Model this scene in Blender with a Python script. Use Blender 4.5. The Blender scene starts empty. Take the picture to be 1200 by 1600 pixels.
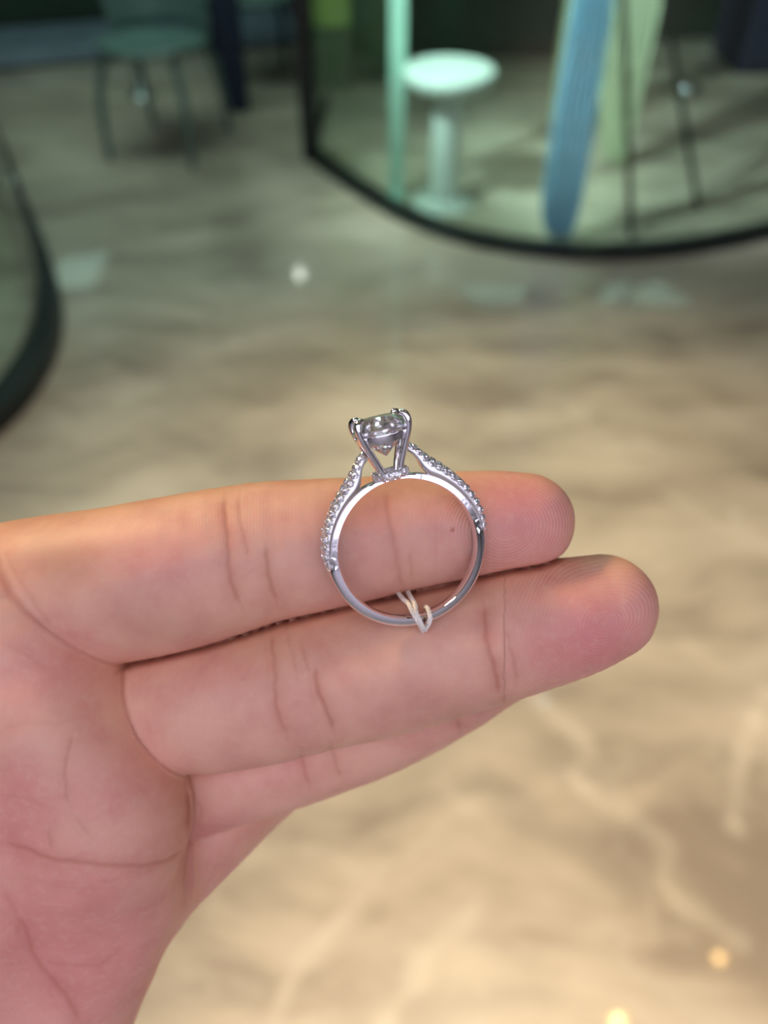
import bpy, bmesh, math, random
import numpy as np
from mathutils import Vector, Matrix, Euler

random.seed(7)
rng = np.random.default_rng(7)
S = bpy.context.scene
COL = S.collection

# ------------------------------------------------------------------ camera
CAM_H = 1.35
PITCH = math.radians(45)              # looking down 45 degrees
F_PX = 1202.0                         # focal length for a 1200 px wide picture (phone wide lens)
cam_d = bpy.data.cameras.new('camera')
cam_d.sensor_fit = 'HORIZONTAL'
cam_d.sensor_width = 4.2
cam_d.lens = 4.2 * F_PX / 1200.0
cam_d.clip_start = 0.004
cam_d.clip_end = 60
cam_d.dof.use_dof = True
cam_d.dof.focus_distance = 0.0915
cam_d.dof.aperture_fstop = cam_d.lens / 2.1    # 2.1 mm pupil
cam = bpy.data.objects.new('camera', cam_d)
COL.objects.link(cam)
CAM_POS = Vector((0, 0, CAM_H))
CAM_ROT = Euler((math.pi / 2 - PITCH, 0, 0)).to_matrix()
cam.matrix_world = Matrix.Translation(CAM_POS) @ CAM_ROT.to_4x4()
S.camera = cam

# ------------------------------------------------------------------ world, colour management
W = bpy.data.worlds.new('world'); S.world = W; W.use_nodes = True
W.node_tree.nodes['Background'].inputs[0].default_value = (0.5, 0.6, 0.7, 1)
W.node_tree.nodes['Background'].inputs[1].default_value = 0.05
S.view_settings.view_transform = 'Standard'
S.view_settings.look = 'None'
S.view_settings.gamma = 1.0
S.view_settings.use_curve_mapping = False
S.view_settings.exposure = 0.55
try:
    S.cycles.use_denoising = True
    S.cycles.max_bounces = 14
    S.cycles.transmission_bounces = 12
    S.cycles.glossy_bounces = 6
    S.cycles.diffuse_bounces = 4
    S.cycles.transparent_max_bounces = 12
    S.cycles.sample_clamp_indirect = 6.0
    S.cycles.caustics_refractive = True
    S.cycles.caustics_reflective = False
except Exception:
    pass

# ------------------------------------------------------------------ lights (all at ceiling height; panels and several spots are added fill)
CEIL = 2.7
def area(name, loc, size, power, color, target=None, sy=None):
    d = bpy.data.lights.new(name, 'AREA'); d.shape = 'RECTANGLE'
    d.size = size; d.size_y = sy or size; d.energy = power; d.color = color
    o = bpy.data.objects.new(name, d); COL.objects.link(o); o.location = loc
    if target is not None:
        o.rotation_euler = (Vector(target) - Vector(loc)).to_track_quat('-Z', 'Y').to_euler()
    return o
FILL_PANELS = [  # x, y, size x, size y, power, colour : fill panels added at ceiling height
    (-2.2, -1.5, 0.9, 2.5, 7.0, (0.82, 0.79, 1.0)),  # added to give the ring metal something bright to reflect
    (-0.85, -1.75, 0.9, 2.6, 11.3, (0.82, 0.79, 1.0)),
    (0.15, -1.75, 0.9, 2.6, 11.3, (0.82, 0.79, 1.0)),
    (1.15, -1.75, 0.9, 2.6, 11.3, (0.82, 0.79, 1.0)),
    (2.9, -1.2, 0.9, 2.5, 9.0, (0.84, 0.84, 1.0)),
    (-0.9, 3.5, 2.8, 1.0, 27.0, (0.68, 1.0, 0.90)),  # added to lift the far floor
    (1.9, 7.2, 2.4, 0.4, 6.0, (0.62, 1.0, 0.86)),
    (-3.3, 8.6, 0.5, 2.6, 7.0, (0.60, 1.0, 0.84)),  # added for the green streaks on the floor
]
for i, (x, y, sx, sy, p, c) in enumerate(FILL_PANELS):
    area('fill_panel_light', (x, y, CEIL - 0.035), sx, p, c, (x, y, 0), sy)
LAMPS = [  # x, y, spot power, colour, aim (or None = straight down), lens strength, cone : round downlights, some added as fill
    (1.57, 1.07, 1.6, (1.0, 0.60, 0.2), None, 4, 70),
    (1.04, 0.82, 3.0, (1.0, 0.60, 0.2), None, 4, 70),
    (0.40, 0.62, 122.0, (1.0, 0.78, 0.50), (0.45, 0.95, 0), 16, 62),  # added to brighten the near floor
    (-0.45, 0.62, 54.0, (1.0, 0.78, 0.50), (-0.3, 0.95, 0), 16, 62),  # second added fill for the near floor
    (-1.35, 1.2, 160.0, (1.0, 0.70, 0.36), (0, 0.06, 1.28), 20, 50),  # added spot giving the hand its warm upper edge
    (-0.9, 7.6, 2.0, (0.9, 1.0, 0.86), (-1.2, 3.2, 0), 2, 70),
    (-1.15, 10.3, 20.0, (0.7, 0.9, 1.0), None, 6, 80),
    (4.95, 8.6, 20.0, (1.0, 0.9, 0.85), None, 6, 80),
    (0.35, 2.75, 50.0, (0.76, 1.0, 0.92), (0.25, 3.25, 0.2), 5, 40),  # added to brighten the stool from overhead
    (0.95, 2.45, 40.0, (0.80, 0.95, 1.0), (0.85, 3.5, 0.6), 5, 40),  # added to brighten the blue strip
    (-1.6, 1.6, 760.0, (0.78, 0.96, 1.0), (0.9, 3.4, 0.8), 8, 34),  # added spot raising the blue and cream strips
    (-1.3, 1.75, 210.0, (0.74, 1.0, 0.9), (0.22, 3.15, 0.35), 8, 22),  # added spot raising the stool
    (2.6, 4.0, 14.0, (1.0, 0.85, 0.75), None, 8, 80),
]

# ------------------------------------------------------------------ helpers
def lin(r, g, b):
    f = lambda c: (c / 255 / 12.92) if c / 255 <= 0.04045 else ((c / 255 + 0.055) / 1.055) ** 2.4
    return (f(r), f(g), f(b), 1)

def px_floor(px, py, z=0.0):
    """a point at height z of the room seen at that place of the photograph"""
    d = CAM_ROT @ Vector(((px - 600) / F_PX, (800 - py) / F_PX, -1))
    t = (z - CAM_H) / d.z
    return CAM_POS + d * t

def px_at_y(px, py, y):
    d = CAM_ROT @ Vector(((px - 600) / F_PX, (800 - py) / F_PX, -1))
    return CAM_POS + d * (y / d.y)

def tag(o, label=None, cat=None, group=None, kind=None):
    if label: o['label'] = label
    if cat: o['category'] = cat
    if group: o['group'] = group
    if kind: o['kind'] = kind
    return o

def empty(name, loc=(0, 0, 0), rz=0.0):
    o = bpy.data.objects.new(name, None); COL.objects.link(o)
    o.location = loc; o.rotation_euler = (0, 0, rz); o.empty_display_size = 0.02
    return o

def mesh_obj(name, verts, faces, mat=None, parent=None, smooth=True):
    me = bpy.data.meshes.new(name)
    me.from_pydata([tuple(v) for v in verts], [], [tuple(f) for f in faces])
    me.update()
    if smooth:
        me.polygons.foreach_set('use_smooth', [True] * len(me.polygons))
    if mat: me.materials.append(mat)
    o = bpy.data.objects.new(name, me); COL.objects.link(o)
    if parent: o.parent = parent
    return o

def bm_obj(name, bm, mat=None, parent=None, smooth=False):
    bmesh.ops.recalc_face_normals(bm, faces=bm.faces)
    me = bpy.data.meshes.new(name); bm.to_mesh(me); bm.free()
    if smooth:
        me.polygons.foreach_set('use_smooth', [True] * len(me.polygons))
    if mat: me.materials.append(mat)
    o = bpy.data.objects.new(name, me); COL.objects.link(o)
    if parent: o.parent = parent
    return o

def bx(bm, x0, x1, y0, y1, z0, z1, bev=0.0):
    r = bmesh.ops.create_cube(bm, size=1.0)
    for v in r['verts']:
        v.co = Vector(((x0 + x1) / 2 + v.co.x * (x1 - x0), (y0 + y1) / 2 + v.co.y * (y1 - y0), (z0 + z1) / 2 + v.co.z * (z1 - z0)))
    if bev > 0:
        es = list({e for v in r['verts'] for e in v.link_edges})
        bmesh.ops.bevel(bm, geom=es, offset=bev, segments=2, affect='EDGES', profile=0.7)

def box_obj(name, x0, x1, y0, y1, z0, z1, mat, parent=None, bev=0.0):
    bm = bmesh.new(); bx(bm, x0, x1, y0, y1, z0, z1, bev)
    return bm_obj(name, bm, mat, parent)

def frames(pts, up=Vector((0, 0, 1)), closed=False):
    out = []
    n = len(pts)
    for i in range(n):
        a = pts[(i - 1) % n] if (closed or i > 0) else pts[0]
        b = pts[(i + 1) % n] if (closed or i < n - 1) else pts[-1]
        t = (b - a).normalized()
        u = up - t * up.dot(t)
        if u.length < 1e-4: u = Vector((1, 0, 0)) - t * t.x
        u.normalize(); out.append((t, u, t.cross(u)))
    return out

def tube(pts, rad, seg=10, closed=False, up=Vector((0, 0, 1)), flat=1.0):
    """rounded bar along points; rad a number or a list; capped when open. returns verts, faces"""
    pts = [Vector(p) for p in pts]; n = len(pts)
    if not hasattr(rad, '__len__'): rad = [rad] * n
    fr = frames(pts, up, closed); V = []; Fc = []
    for i, p in enumerate(pts):
        t, u, w = fr[i]
        for k in range(seg):
            a = 2 * math.pi * k / seg
            V.append(p + (u * math.cos(a) * flat + w * math.sin(a)) * rad[i])
    m = n if closed else n - 1
    for i in range(m):
        for k in range(seg):
            a = i * seg + k; b = i * seg + (k + 1) % seg
            c = ((i + 1) % n) * seg + (k + 1) % seg; d = ((i + 1) % n) * seg + k
            Fc.append((a, b, c, d))
    if not closed:
        Fc.append(tuple(range(seg - 1, -1, -1))); Fc.append(tuple((n - 1) * seg + k for k in range(seg)))
    return V, Fc

def catmull(P, n):
    P = np.array(P, float); Q = np.vstack([2 * P[0] - P[1], P, 2 * P[-1] - P[-2]])
    out = []
    for i in range(1, len(Q) - 2):
        for k in range(n):
            t = k / n
            p0, p1, p2, p3 = Q[i - 1], Q[i], Q[i + 1], Q[i + 2]
            out.append(0.5 * ((2 * p1) + (-p0 + p2) * t + (2 * p0 - 5 * p1 + 4 * p2 - p3) * t * t + (-p0 + 3 * p1 - 3 * p2 + p3) * t ** 3))
    out.append(P[-1]); return np.array(out)

def lathe(profile, seg=32):
    """profile: (r, z) list around Z"""
    V = []; Fc = []; n = len(profile)
    for r, z in profile:
        for k in range(seg):
            a = 2 * math.pi * k / seg; V.append((r * math.cos(a), r * math.sin(a), z))
    for i in range(n - 1):
        for k in range(seg):
            Fc.append((i * seg + k, i * seg + (k + 1) % seg, (i + 1) * seg + (k + 1) % seg, (i + 1) * seg + k))
    Fc.append(tuple(range(seg - 1, -1, -1))); Fc.append(tuple((n - 1) * seg + k for k in range(seg)))
    return V, Fc

# ------------------------------------------------------------------ materials
def new_mat(name):
    m = bpy.data.materials.new(name); m.use_nodes = True
    nt = m.node_tree; return m, nt, nt.nodes, nt.links, nt.nodes['Principled BSDF']

def simple(name, col, rough=0.5, metal=0.0, noise=0.0, scale=8.0, coat=0.0):
    m, nt, N, L, B = new_mat(name)
    B.inputs['Roughness'].default_value = rough; B.inputs['Metallic'].default_value = metal
    B.inputs['Coat Weight'].default_value = coat
    tc = N.new('ShaderNodeTexCoord'); nz = N.new('ShaderNodeTexNoise'); nz.inputs['Scale'].default_value = scale
    nz.inputs['Detail'].default_value = 4
    rp = N.new('ShaderNodeValToRGB'); k = noise
    rp.color_ramp.elements[0].position = 0.3; rp.color_ramp.elements[1].position = 0.7
    rp.color_ramp.elements[0].color = (col[0] * (1 - k), col[1] * (1 - k), col[2] * (1 - k), 1)
    rp.color_ramp.elements[1].color = (min(1, col[0] * (1 + k)), min(1, col[1] * (1 + k)), min(1, col[2] * (1 + k)), 1)
    L.new(tc.outputs['Object'], nz.inputs['Vector']); L.new(nz.outputs['Fac'], rp.inputs['Fac'])
    L.new(rp.outputs['Color'], B.inputs['Base Color'])
    return m

def emis(name, col, strength):
    m, nt, N, L, B = new_mat(name)
    B.inputs['Base Color'].default_value = (*col[:3], 1)
    B.inputs['Emission Color'].default_value = (*col[:3], 1); B.inputs['Emission Strength'].default_value = strength
    return m

def glass_pane(name, tint, refl=1.0):
    m, nt, N, L, B = new_mat(name); N.remove(B)
    out = N['Material Output']
    tr = N.new('ShaderNodeBsdfTransparent'); tr.inputs[0].default_value = tint
    gl = N.new('ShaderNodeBsdfGlossy'); gl.inputs['Roughness'].default_value = 0.03; gl.inputs[0].default_value = (refl, refl, refl, 1)
    lw = N.new('ShaderNodeLayerWeight'); lw.inputs['Blend'].default_value = 0.5
    pw = N.new('ShaderNodeMath'); pw.operation = 'POWER'; pw.inputs[1].default_value = 4.5; L.new(lw.outputs['Facing'], pw.inputs[0])
    fr = N.new('ShaderNodeMath'); fr.operation = 'MULTIPLY_ADD'; fr.inputs[1].default_value = 0.8; fr.inputs[2].default_value = 0.035; L.new(pw.outputs[0], fr.inputs[0])
    mx = N.new('ShaderNodeMixShader')
    L.new(fr.outputs[0], mx.inputs[0]); L.new(tr.outputs[0], mx.inputs[1]); L.new(gl.outputs[0], mx.inputs[2]); L.new(mx.outputs[0], out.inputs[0])
    return m

M_BLACK = simple('black_metal', (0.006, 0.008, 0.009), 0.45, 0.0, 0.2)
M_GLASS = glass_pane('showcase_glass', (0.87, 0.925, 0.895, 1))
M_WALL = simple('wall_paint', lin(205, 200, 205), 0.8, 0, 0.08, 2)
M_WALL_DK = simple('dark_green_wall', lin(52, 66, 60), 0.7, 0, 0.15, 2)
M_CEIL = simple('ceiling_paint', lin(170, 168, 170), 0.9, 0, 0.04, 3)
M_WHITE = simple('white_lacquer', lin(225, 235, 228), 0.35, 0, 0.03)
M_MINTD = simple('grey_mint_plastic', lin(88, 112, 106), 0.3, 0, 0.08)
M_MINT = simple('mint_plastic', lin(180, 222, 205), 0.25, 0, 0.05)
M_SILVER = simple('brushed_steel', (0.6, 0.63, 0.63), 0.25, 1.0, 0.05)
M_NAVY = simple('navy_fabric', lin(24, 34, 58), 0.8, 0, 0.2, 40)
M_OLIVE = simple('olive_lacquer', lin(92, 112, 82), 0.5, 0, 0.1, 3)
M_LIME = simple('lime_panel', lin(178, 200, 110), 0.5, 0, 0.05, 3)
M_DKGREEN = simple('dark_green_lacquer', lin(36, 58, 48), 0.4, 0, 0.15, 3)
M_CREAM = simple('cream_reflection', lin(214, 224, 190), 0.8, 0, 0.06, 20)
M_BLUE = simple('pale_blue_reflection', lin(150, 205, 232), 0.6, 0, 0.12, 10)
M_GREYBLUE = simple('grey_blue_sheen', lin(120, 135, 150), 0.4, 0, 0.15, 4)
# ================================================================== ROOM
X0, X1, Y0, Y1 = -5.0, 5.4, -3.2, 12.5

def seg_dist(P, A, B):
    """distance from points P (n,2) to segment AB"""
    A = np.array(A, float); B = np.array(B, float); d = B - A
    t = np.clip(((P - A) @ d) / (d @ d + 1e-12), 0, 1)
    return np.linalg.norm(P - (A + t[:, None] * d), axis=1)

def poly_dist(P, pts):
    r = np.full(len(P), 1e9)
    for a, b in zip(pts[:-1], pts[1:]):
        r = np.minimum(r, seg_dist(P, a, b))
    return r

def marble():
    m, nt, N, L, B = new_mat('polished_marble')
    tc = N.new('ShaderNodeTexCoord')
    warp = N.new('ShaderNodeTexNoise'); warp.inputs['Scale'].default_value = 1.3; warp.inputs['Detail'].default_value = 3
    L.new(tc.outputs['Object'], warp.inputs['Vector'])
    add = N.new('ShaderNodeMixRGB'); add.blend_type = 'ADD'; add.inputs[0].default_value = 0.45
    L.new(tc.outputs['Object'], add.inputs[1]); L.new(warp.outputs['Color'], add.inputs[2])
    mp = N.new('ShaderNodeMapping'); mp.inputs['Rotation'].default_value = (0, 0, math.radians(-52)); mp.inputs['Scale'].default_value = (0.8, 2.3, 1)
    L.new(add.outputs[0], mp.inputs['Vector'])
    n1 = N.new('ShaderNodeTexNoise'); n1.inputs['Scale'].default_value = 2.6; n1.inputs['Detail'].default_value = 6; n1.inputs['Roughness'].default_value = 0.58
    L.new(mp.outputs[0], n1.inputs['Vector'])
    rp = N.new('ShaderNodeValToRGB'); e = rp.color_ramp.elements
    e[0].position = 0.34; e[0].color = lin(150, 138, 122)
    e[1].position = 0.66; e[1].color = lin(206, 194, 174)
    x = e.new(0.50); x.color = lin(186, 174, 154)
    L.new(n1.outputs['Fac'], rp.inputs['Fac'])
    # thin pale veins : ridges of a second noise
    n2 = N.new('ShaderNodeTexNoise'); n2.inputs['Scale'].default_value = 1.7; n2.inputs['Detail'].default_value = 5
    mp2 = N.new('ShaderNodeMapping'); mp2.inputs['Rotation'].default_value = (0, 0, math.radians(35)); mp2.inputs['Scale'].default_value = (1.0, 1.7, 1); mp2.inputs['Location'].default_value = (3.1, 1.7, 0)
    L.new(add.outputs[0], mp2.inputs['Vector']); L.new(mp2.outputs[0], n2.inputs['Vector'])
    s = N.new('ShaderNodeMath'); s.operation = 'SUBTRACT'; s.inputs[1].default_value = 0.5; L.new(n2.outputs['Fac'], s.inputs[0])
    ab = N.new('ShaderNodeMath'); ab.operation = 'ABSOLUTE'; L.new(s.outputs[0], ab.inputs[0])
    mr = N.new('ShaderNodeMapRange'); mr.inputs['From Min'].default_value = 0.0; mr.inputs['From Max'].default_value = 0.016; mr.inputs['To Min'].default_value = 0.13; mr.inputs['To Max'].default_value = 0.0
    L.new(ab.outputs[0], mr.inputs['Value'])
    mx = N.new('ShaderNodeMixRGB'); mx.inputs[2].default_value = lin(232, 224, 206)
    L.new(mr.outputs[0], mx.inputs[0]); L.new(rp.outputs[0], mx.inputs[1])
    at = N.new('ShaderNodeAttribute'); at.attribute_name = 'vein'
    mx2 = N.new('ShaderNodeMixRGB'); mx2.inputs[2].default_value = lin(240, 230, 208)
    L.new(at.outputs['Fac'], mx2.inputs[0]); L.new(mx.outputs[0], mx2.inputs[1])
    at2 = N.new('ShaderNodeAttribute'); at2.attribute_name = 'cloud'
    mx3 = N.new('ShaderNodeMixRGB'); mx3.inputs[2].default_value = lin(128, 118, 104)
    L.new(at2.outputs['Fac'], mx3.inputs[0]); L.new(mx2.outputs[0], mx3.inputs[1])
    L.new(mx3.outputs[0], B.inputs['Base Color'])
    B.inputs['Roughness'].default_value = 0.32
    B.inputs['Coat Weight'].default_value = 0.5; B.inputs['Coat Roughness'].default_value = 0.05
    return m

def make_floor():
    ys = np.unique(np.round(np.concatenate([np.arange(Y0, 0.1, 0.3), np.arange(0.1, 2.3, 0.011), np.arange(2.3, 5, 0.05), np.arange(5, Y1 + 0.3, 0.3)]), 4))
    xs = np.unique(np.round(np.concatenate([np.arange(X0, -1.2, 0.2), np.arange(-1.2, 1.4, 0.012), np.arange(1.4, X1 + 0.2, 0.2)]), 4))
    xs[-1] = X1; ys[-1] = Y1
    gx, gy = np.meshgrid(xs, ys); P = np.stack([gx.ravel(), gy.ravel()], 1)
    V = np.concatenate([P, np.zeros((len(P), 1))], 1)
    nx, ny = len(xs), len(ys)
    i = (np.arange(ny - 1)[:, None] * nx + np.arange(nx - 1)[None]).ravel()
    Fc = np.stack([i, i + 1, i + 1 + nx, i + nx], 1)
    o = mesh_obj('floor', V.tolist(), Fc.tolist(), marble())
    # the large pale veins of this stone, and its darker clouds
    veins = [
        ([(830, 1085), (868, 1118), (905, 1150), (922, 1178), (896, 1212), (915, 1232), (960, 1255), (1010, 1292), (1035, 1318), (1040, 1345), (1036, 1375), (1060, 1405), (1100, 1432), (1150, 1468)], 0.011, 0.75),
        ([(1200, 1085), (1180, 1120), (1162, 1165), (1158, 1205), (1148, 1245), (1150, 1285)], 0.011, 0.8),
        ([(745, 1415), (700, 1465), (655, 1510), (628, 1560), (600, 1600)], 0.010, 0.55),
        ([(565, 1400), (510, 1455), (470, 1500), (440, 1560), (425, 1600)], 0.008, 0.5),
        ([(700, 1235), (770, 1290), (840, 1335), (900, 1370), (960, 1400)], 0.014, 0.38),
        ([(1060, 780), (1120, 820), (1200, 860)], 0.016, 0.5),
        ([(1080, 1010), (1120, 1040), (1180, 1060)], 0.02, 0.35),
        ([(150, 650), (260, 590), (400, 520), (520, 505)], 0.02, 0.4),
        ([(900, 640), (960, 700), (1010, 690)], 0.02, 0.35),
        ([(940, 1450), (1000, 1440), (1080, 1470)], 0.012, 0.3),
    ]
    vein = np.zeros(len(P))
    wob = 0.006 * np.sin(P[:, 0] * 37 + 3 * np.sin(P[:, 1] * 23)) + 0.004 * np.sin(P[:, 1] * 61 + P[:, 0] * 45)
    near = (P[:, 1] > 0.1) & (P[:, 1] < 3)
    Q = P[near]
    for pts, w, a in veins:
        fp = [tuple(px_floor(*p)[:2]) for p in pts]
        d = poly_dist(Q, fp) + wob[near]
        g = .62 * a * np.exp(-np.clip(d, 0, None) ** 2 / (2 * w * w)) * (0.75 + 0.25 * np.sin(Q[:, 0] * 55 + Q[:, 1] * 31))
        vein[near] = np.maximum(vein[near], g)
    clouds = [((1000, 1350), (820, 1310), 0.06, 0.28), ((760, 1440), (880, 1420), 0.05, 0.25), ((480, 560), (300, 640), 0.10, 0.4), ((160, 560), (60, 620), 0.07, 0.35), ((800, 470), (560, 520), 0.10, 0.35),
              ((1150, 1250), (1180, 1400), 0.05, 0.22), ((20, 330), (330, 290), 0.18, 0.5), ((700, 620), (900, 560), 0.08, 0.25), ((370, 330), (380, 420), 0.10, 0.5)]
    cl = np.zeros(len(P))
    for a, b, w, k in clouds:
        d = seg_dist(P, tuple(px_floor(*a)[:2]), tuple(px_floor(*b)[:2])) + wob * 4
        cl = np.maximum(cl, k * np.exp(-d ** 2 / (2 * w * w)))
    for nm, arr in (('vein', vein), ('cloud', cl)):
        a_ = o.data.attributes.new(nm, 'FLOAT', 'POINT'); a_.data.foreach_set('value', arr.astype(np.float32))
    tag(o, kind='structure')
make_floor()
T = 0.1
tag(box_obj('ceiling', X0, X1, Y0, Y1, CEIL, CEIL + T, M_CEIL), kind='structure')
tag(box_obj('wall_left', X0 - T, X0, Y0, Y1, 0, CEIL, M_WALL_DK), kind='structure')
tag(box_obj('wall_right', X1, X1 + T, Y0, Y1, 0, CEIL, M_WALL), kind='structure')
tag(box_obj('wall_back', X0 - T, X1 + T, Y1, Y1 + T, 0, CEIL, M_WALL_DK), kind='structure')
tag(box_obj('wall_front', X0 - T, X1 + T, Y0 - T, Y0, 0, CEIL, M_WALL), kind='structure')

# ---- ceiling lamps, real and added
LAMP_LABELS = ['round recessed downlight whose yellow glint shows at the right of the floor', 'round recessed downlight whose yellow glint shows at the bottom edge of the floor',
    'added round downlight brightening the near floor, right of the hand', 'added round downlight brightening the near floor, left of the hand',
    'added warm round spotlight turned towards the hand', 'small round downlight beyond the curved glass, left one', 'far round downlight near the back wall, left side',
    'far round downlight near the right wall', 'added round downlight brightening the white stool from above', 'added round downlight brightening the blue strip from above',
    'added round spotlight brightening the blue and cream strips', 'added round spotlight brightening the white stool', 'round downlight above the right part of the curved glass']
FILL_PANEL_LABELS = ['added fill light panel behind the viewer, nearest the left wall', 'added fill light panel behind the viewer, second from the left wall', 'added fill light panel behind the viewer, third from the left wall', 'added fill light panel behind the viewer, fourth from the left wall', 'added fill light panel near the right wall',
    'wide added fill light panel above the floor beyond the hand', 'narrow added light panel far back at the right', 'narrow light panel far back at the left, added for green floor streaks']
for i, (x, y, p, c, aim, ls, cone) in enumerate(LAMPS):
    r = empty('ceiling_downlight', (x, y, CEIL))
    tag(r, LAMP_LABELS[i], 'lamp', 'recessed downlights above the marble floor')
    V, Fc = lathe([(0.062, 0.0), (0.062, -0.012), (0.052, -0.016), (0.045, -0.012), (0.043, -0.004)], 24)
    mesh_obj('trim_ring', V, Fc[:-2], M_WHITE, r)
    V, Fc = lathe([(0.042, -0.010), (0.030, -0.013)], 24)
    mesh_obj('lens', V, Fc, emis('downlight_lens', c, ls), r)
    d = bpy.data.lights.new('downlight_spot', 'SPOT'); d.energy = p; d.color = c; d.spot_size = math.radians(cone); d.spot_blend = 0.7; d.shadow_soft_size = 0.022 if p < 4 and y < 1.3 else 0.05 if not aim or y > 1.3 or y < 1 else 0.26
    o = bpy.data.objects.new('downlight_spot', d); COL.objects.link(o); o.location = (0, 0, -0.03); o.parent = r
    if aim: o.rotation_euler = (Vector(aim) - Vector((x, y, CEIL))).to_track_quat('-Z', 'Y').to_euler()
for i, (x, y, sx, sy, p, c) in enumerate(FILL_PANELS):
    bm = bmesh.new()
    bx(bm, x - sx / 2 - .03, x + sx / 2 + .03, y - sy / 2 - .03, y - sy / 2, CEIL - .03, CEIL, .003)
    bx(bm, x - sx / 2 - .03, x + sx / 2 + .03, y + sy / 2, y + sy / 2 + .03, CEIL - .03, CEIL, .003)
    bx(bm, x - sx / 2 - .03, x - sx / 2, y - sy / 2, y + sy / 2, CEIL - .03, CEIL, .003)
    bx(bm, x + sx / 2, x + sx / 2 + .03, y - sy / 2, y + sy / 2, CEIL - .03, CEIL, .003)
    tag(bm_obj('fill_panel', bm, M_WHITE), FILL_PANEL_LABELS[i], 'lamp', 'added fill light panels')

# ================================================================== THINGS BEHIND, OUT OF FOCUS
def wall_strip(pts, z0, z1, th, name, mat, parent):
    """a standing strip of constant thickness along floor points"""
    pts = [Vector((p[0], p[1], 0)) for p in pts]; V = []; Fc = []
    fr = frames(pts)
    for p, (t, u, w) in zip(pts, fr):
        n = Vector((-t.y, t.x, 0)) * th / 2
        for q, z in ((p - n, z0), (p + n, z0), (p + n, z1), (p - n, z1)):
            V.append((q.x, q.y, z))
    for i in range(len(pts) - 1):
        for k in range(4):
            Fc.append((i * 4 + k, i * 4 + (k + 1) % 4, i * 4 + 4 + (k + 1) % 4, i * 4 + 4 + k))
    Fc.append((3, 2, 1, 0)); m = (len(pts) - 1) * 4; Fc.append((m, m + 1, m + 2, m + 3))
    return mesh_obj(name, V, Fc, mat, parent, smooth=False)

def curve2(pxs, n=8):
    return [tuple(p) for p in catmull([tuple(px_floor(*p)[:2]) for p in pxs], n)]

# large showcase with a rounded glass front
c0 = px_floor(487, 245)
rt = tag(empty('glass_showcase', (0, 0, 0)), 'large curved glass enclosure with black base channel, pale stool visible through it', 'showcase')
arc = curve2([(487, 245), (560, 298), (640, 345), (740, 380), (850, 397), (950, 401), (1060, 394), (1180, 372), (1330, 330), (1480, 270)])
wall_strip(arc, 0, 0.04, 0.075, 'base_channel', M_BLACK, rt)
wall_strip(arc, 0.03, 2.1, 0.008, 'glass_panel', M_GLASS, rt)
wall_strip(arc, 2.1, 2.14, 0.045, 'top_channel', M_BLACK, rt)
side = [(c0.x, c0.y + 0.03), (c0.x + 0.02, c0.y + .6), (c0.x + 0.03, c0.y + .8)]
wall_strip(side, 0, 0.03, 0.03, 'side_channel', M_BLACK, rt)
wall_strip(side, 0.03, 2.1, 0.008, 'side_glass_panel', M_GLASS, rt)
box_obj('corner_post', c0.x - 0.038, c0.x + 0.038, c0.y - 0.038, c0.y + 0.038, 0, 2.12, M_BLACK, rt, 0.006)

# second showcase at the left edge
rt = tag(empty('round_glass_showcase', (0, 0, 0)), 'rounded glass enclosure with thick black base at the left edge', 'showcase')
arc = curve2([(-40, 175), (-8, 235), (28, 330), (58, 405), (75, 465), (77, 515), (64, 565), (35, 615), (-10, 665), (-80, 720), (-180, 770)])
wall_strip(arc, 0, 0.06, 0.09, 'base_channel', M_BLACK, rt)
wall_strip(arc, 0.045, 1.25, 0.008, 'glass_panel', M_GLASS, rt)
wall_strip(arc, 1.25, 1.28, 0.045, 'top_channel', M_BLACK, rt)
mid = np.mean(np.array(arc), 0)
box_obj('plinth', mid[0] - 0.75, mid[0] - 0.22, mid[1] - 0.2, mid[1] + 0.25, 0, 0.5, M_MINT, rt, 0.01)
g = px_floor(18, 285, 0.06)
V, Fc = lathe([(0.0, 0.0), (0.016, 0.0), (0.022, 0.006), (0.022, 0.016), (0.015, 0.024), (0.004, 0.028)], 20)
o = mesh_obj('sparkle_bead', V, Fc, M_SILVER, rt); o.location = (g.x, g.y, 0.05)  # steel bead added for a lamp sparkle at the base

# white stool
p = px_floor(692, 318)
rt = tag(empty('pedestal_stool', (p.x, p.y, 0)), 'white round pedestal stool standing behind the curved glass', 'stool')
V, Fc = lathe([(0.125, 0), (0.13, 0.006), (0.125, 0.014), (0.065, 0.03), (0.05, 0.05)], 36); mesh_obj('foot', V, Fc, M_WHITE, rt)
V, Fc = lathe([(0.062, 0.025), (0.058, 0.06), (0.056, 0.4), (0.064, 0.44)], 28); mesh_obj('column', V, Fc, M_WHITE, rt)
V, Fc = lathe([(0.055, 0.43), (0.14, 0.445), (0.166, 0.46), (0.172, 0.49), (0.166, 0.505), (0.14, 0.51)], 40); mesh_obj('seat', V, Fc, M_WHITE, rt)

# pale mint upright standing in for a reflected streak beside the stool
p = px_floor(619, 307)
rt = tag(empty('mint_reflection', (p.x, p.y, 0)), 'tall narrow mint strip standing in for a reflection, just left of the white stool', 'divider')
box_obj('blade', -0.03, 0.03, -0.01, 0.01, 0.015, 2.05, M_MINT, rt, 0.004)
V, Fc = lathe([(0.045, 0), (0.045, 0.008), (0.03, 0.016), (0.02, 0.02)], 30); mesh_obj('foot', V, Fc, M_MINT, rt)

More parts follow.
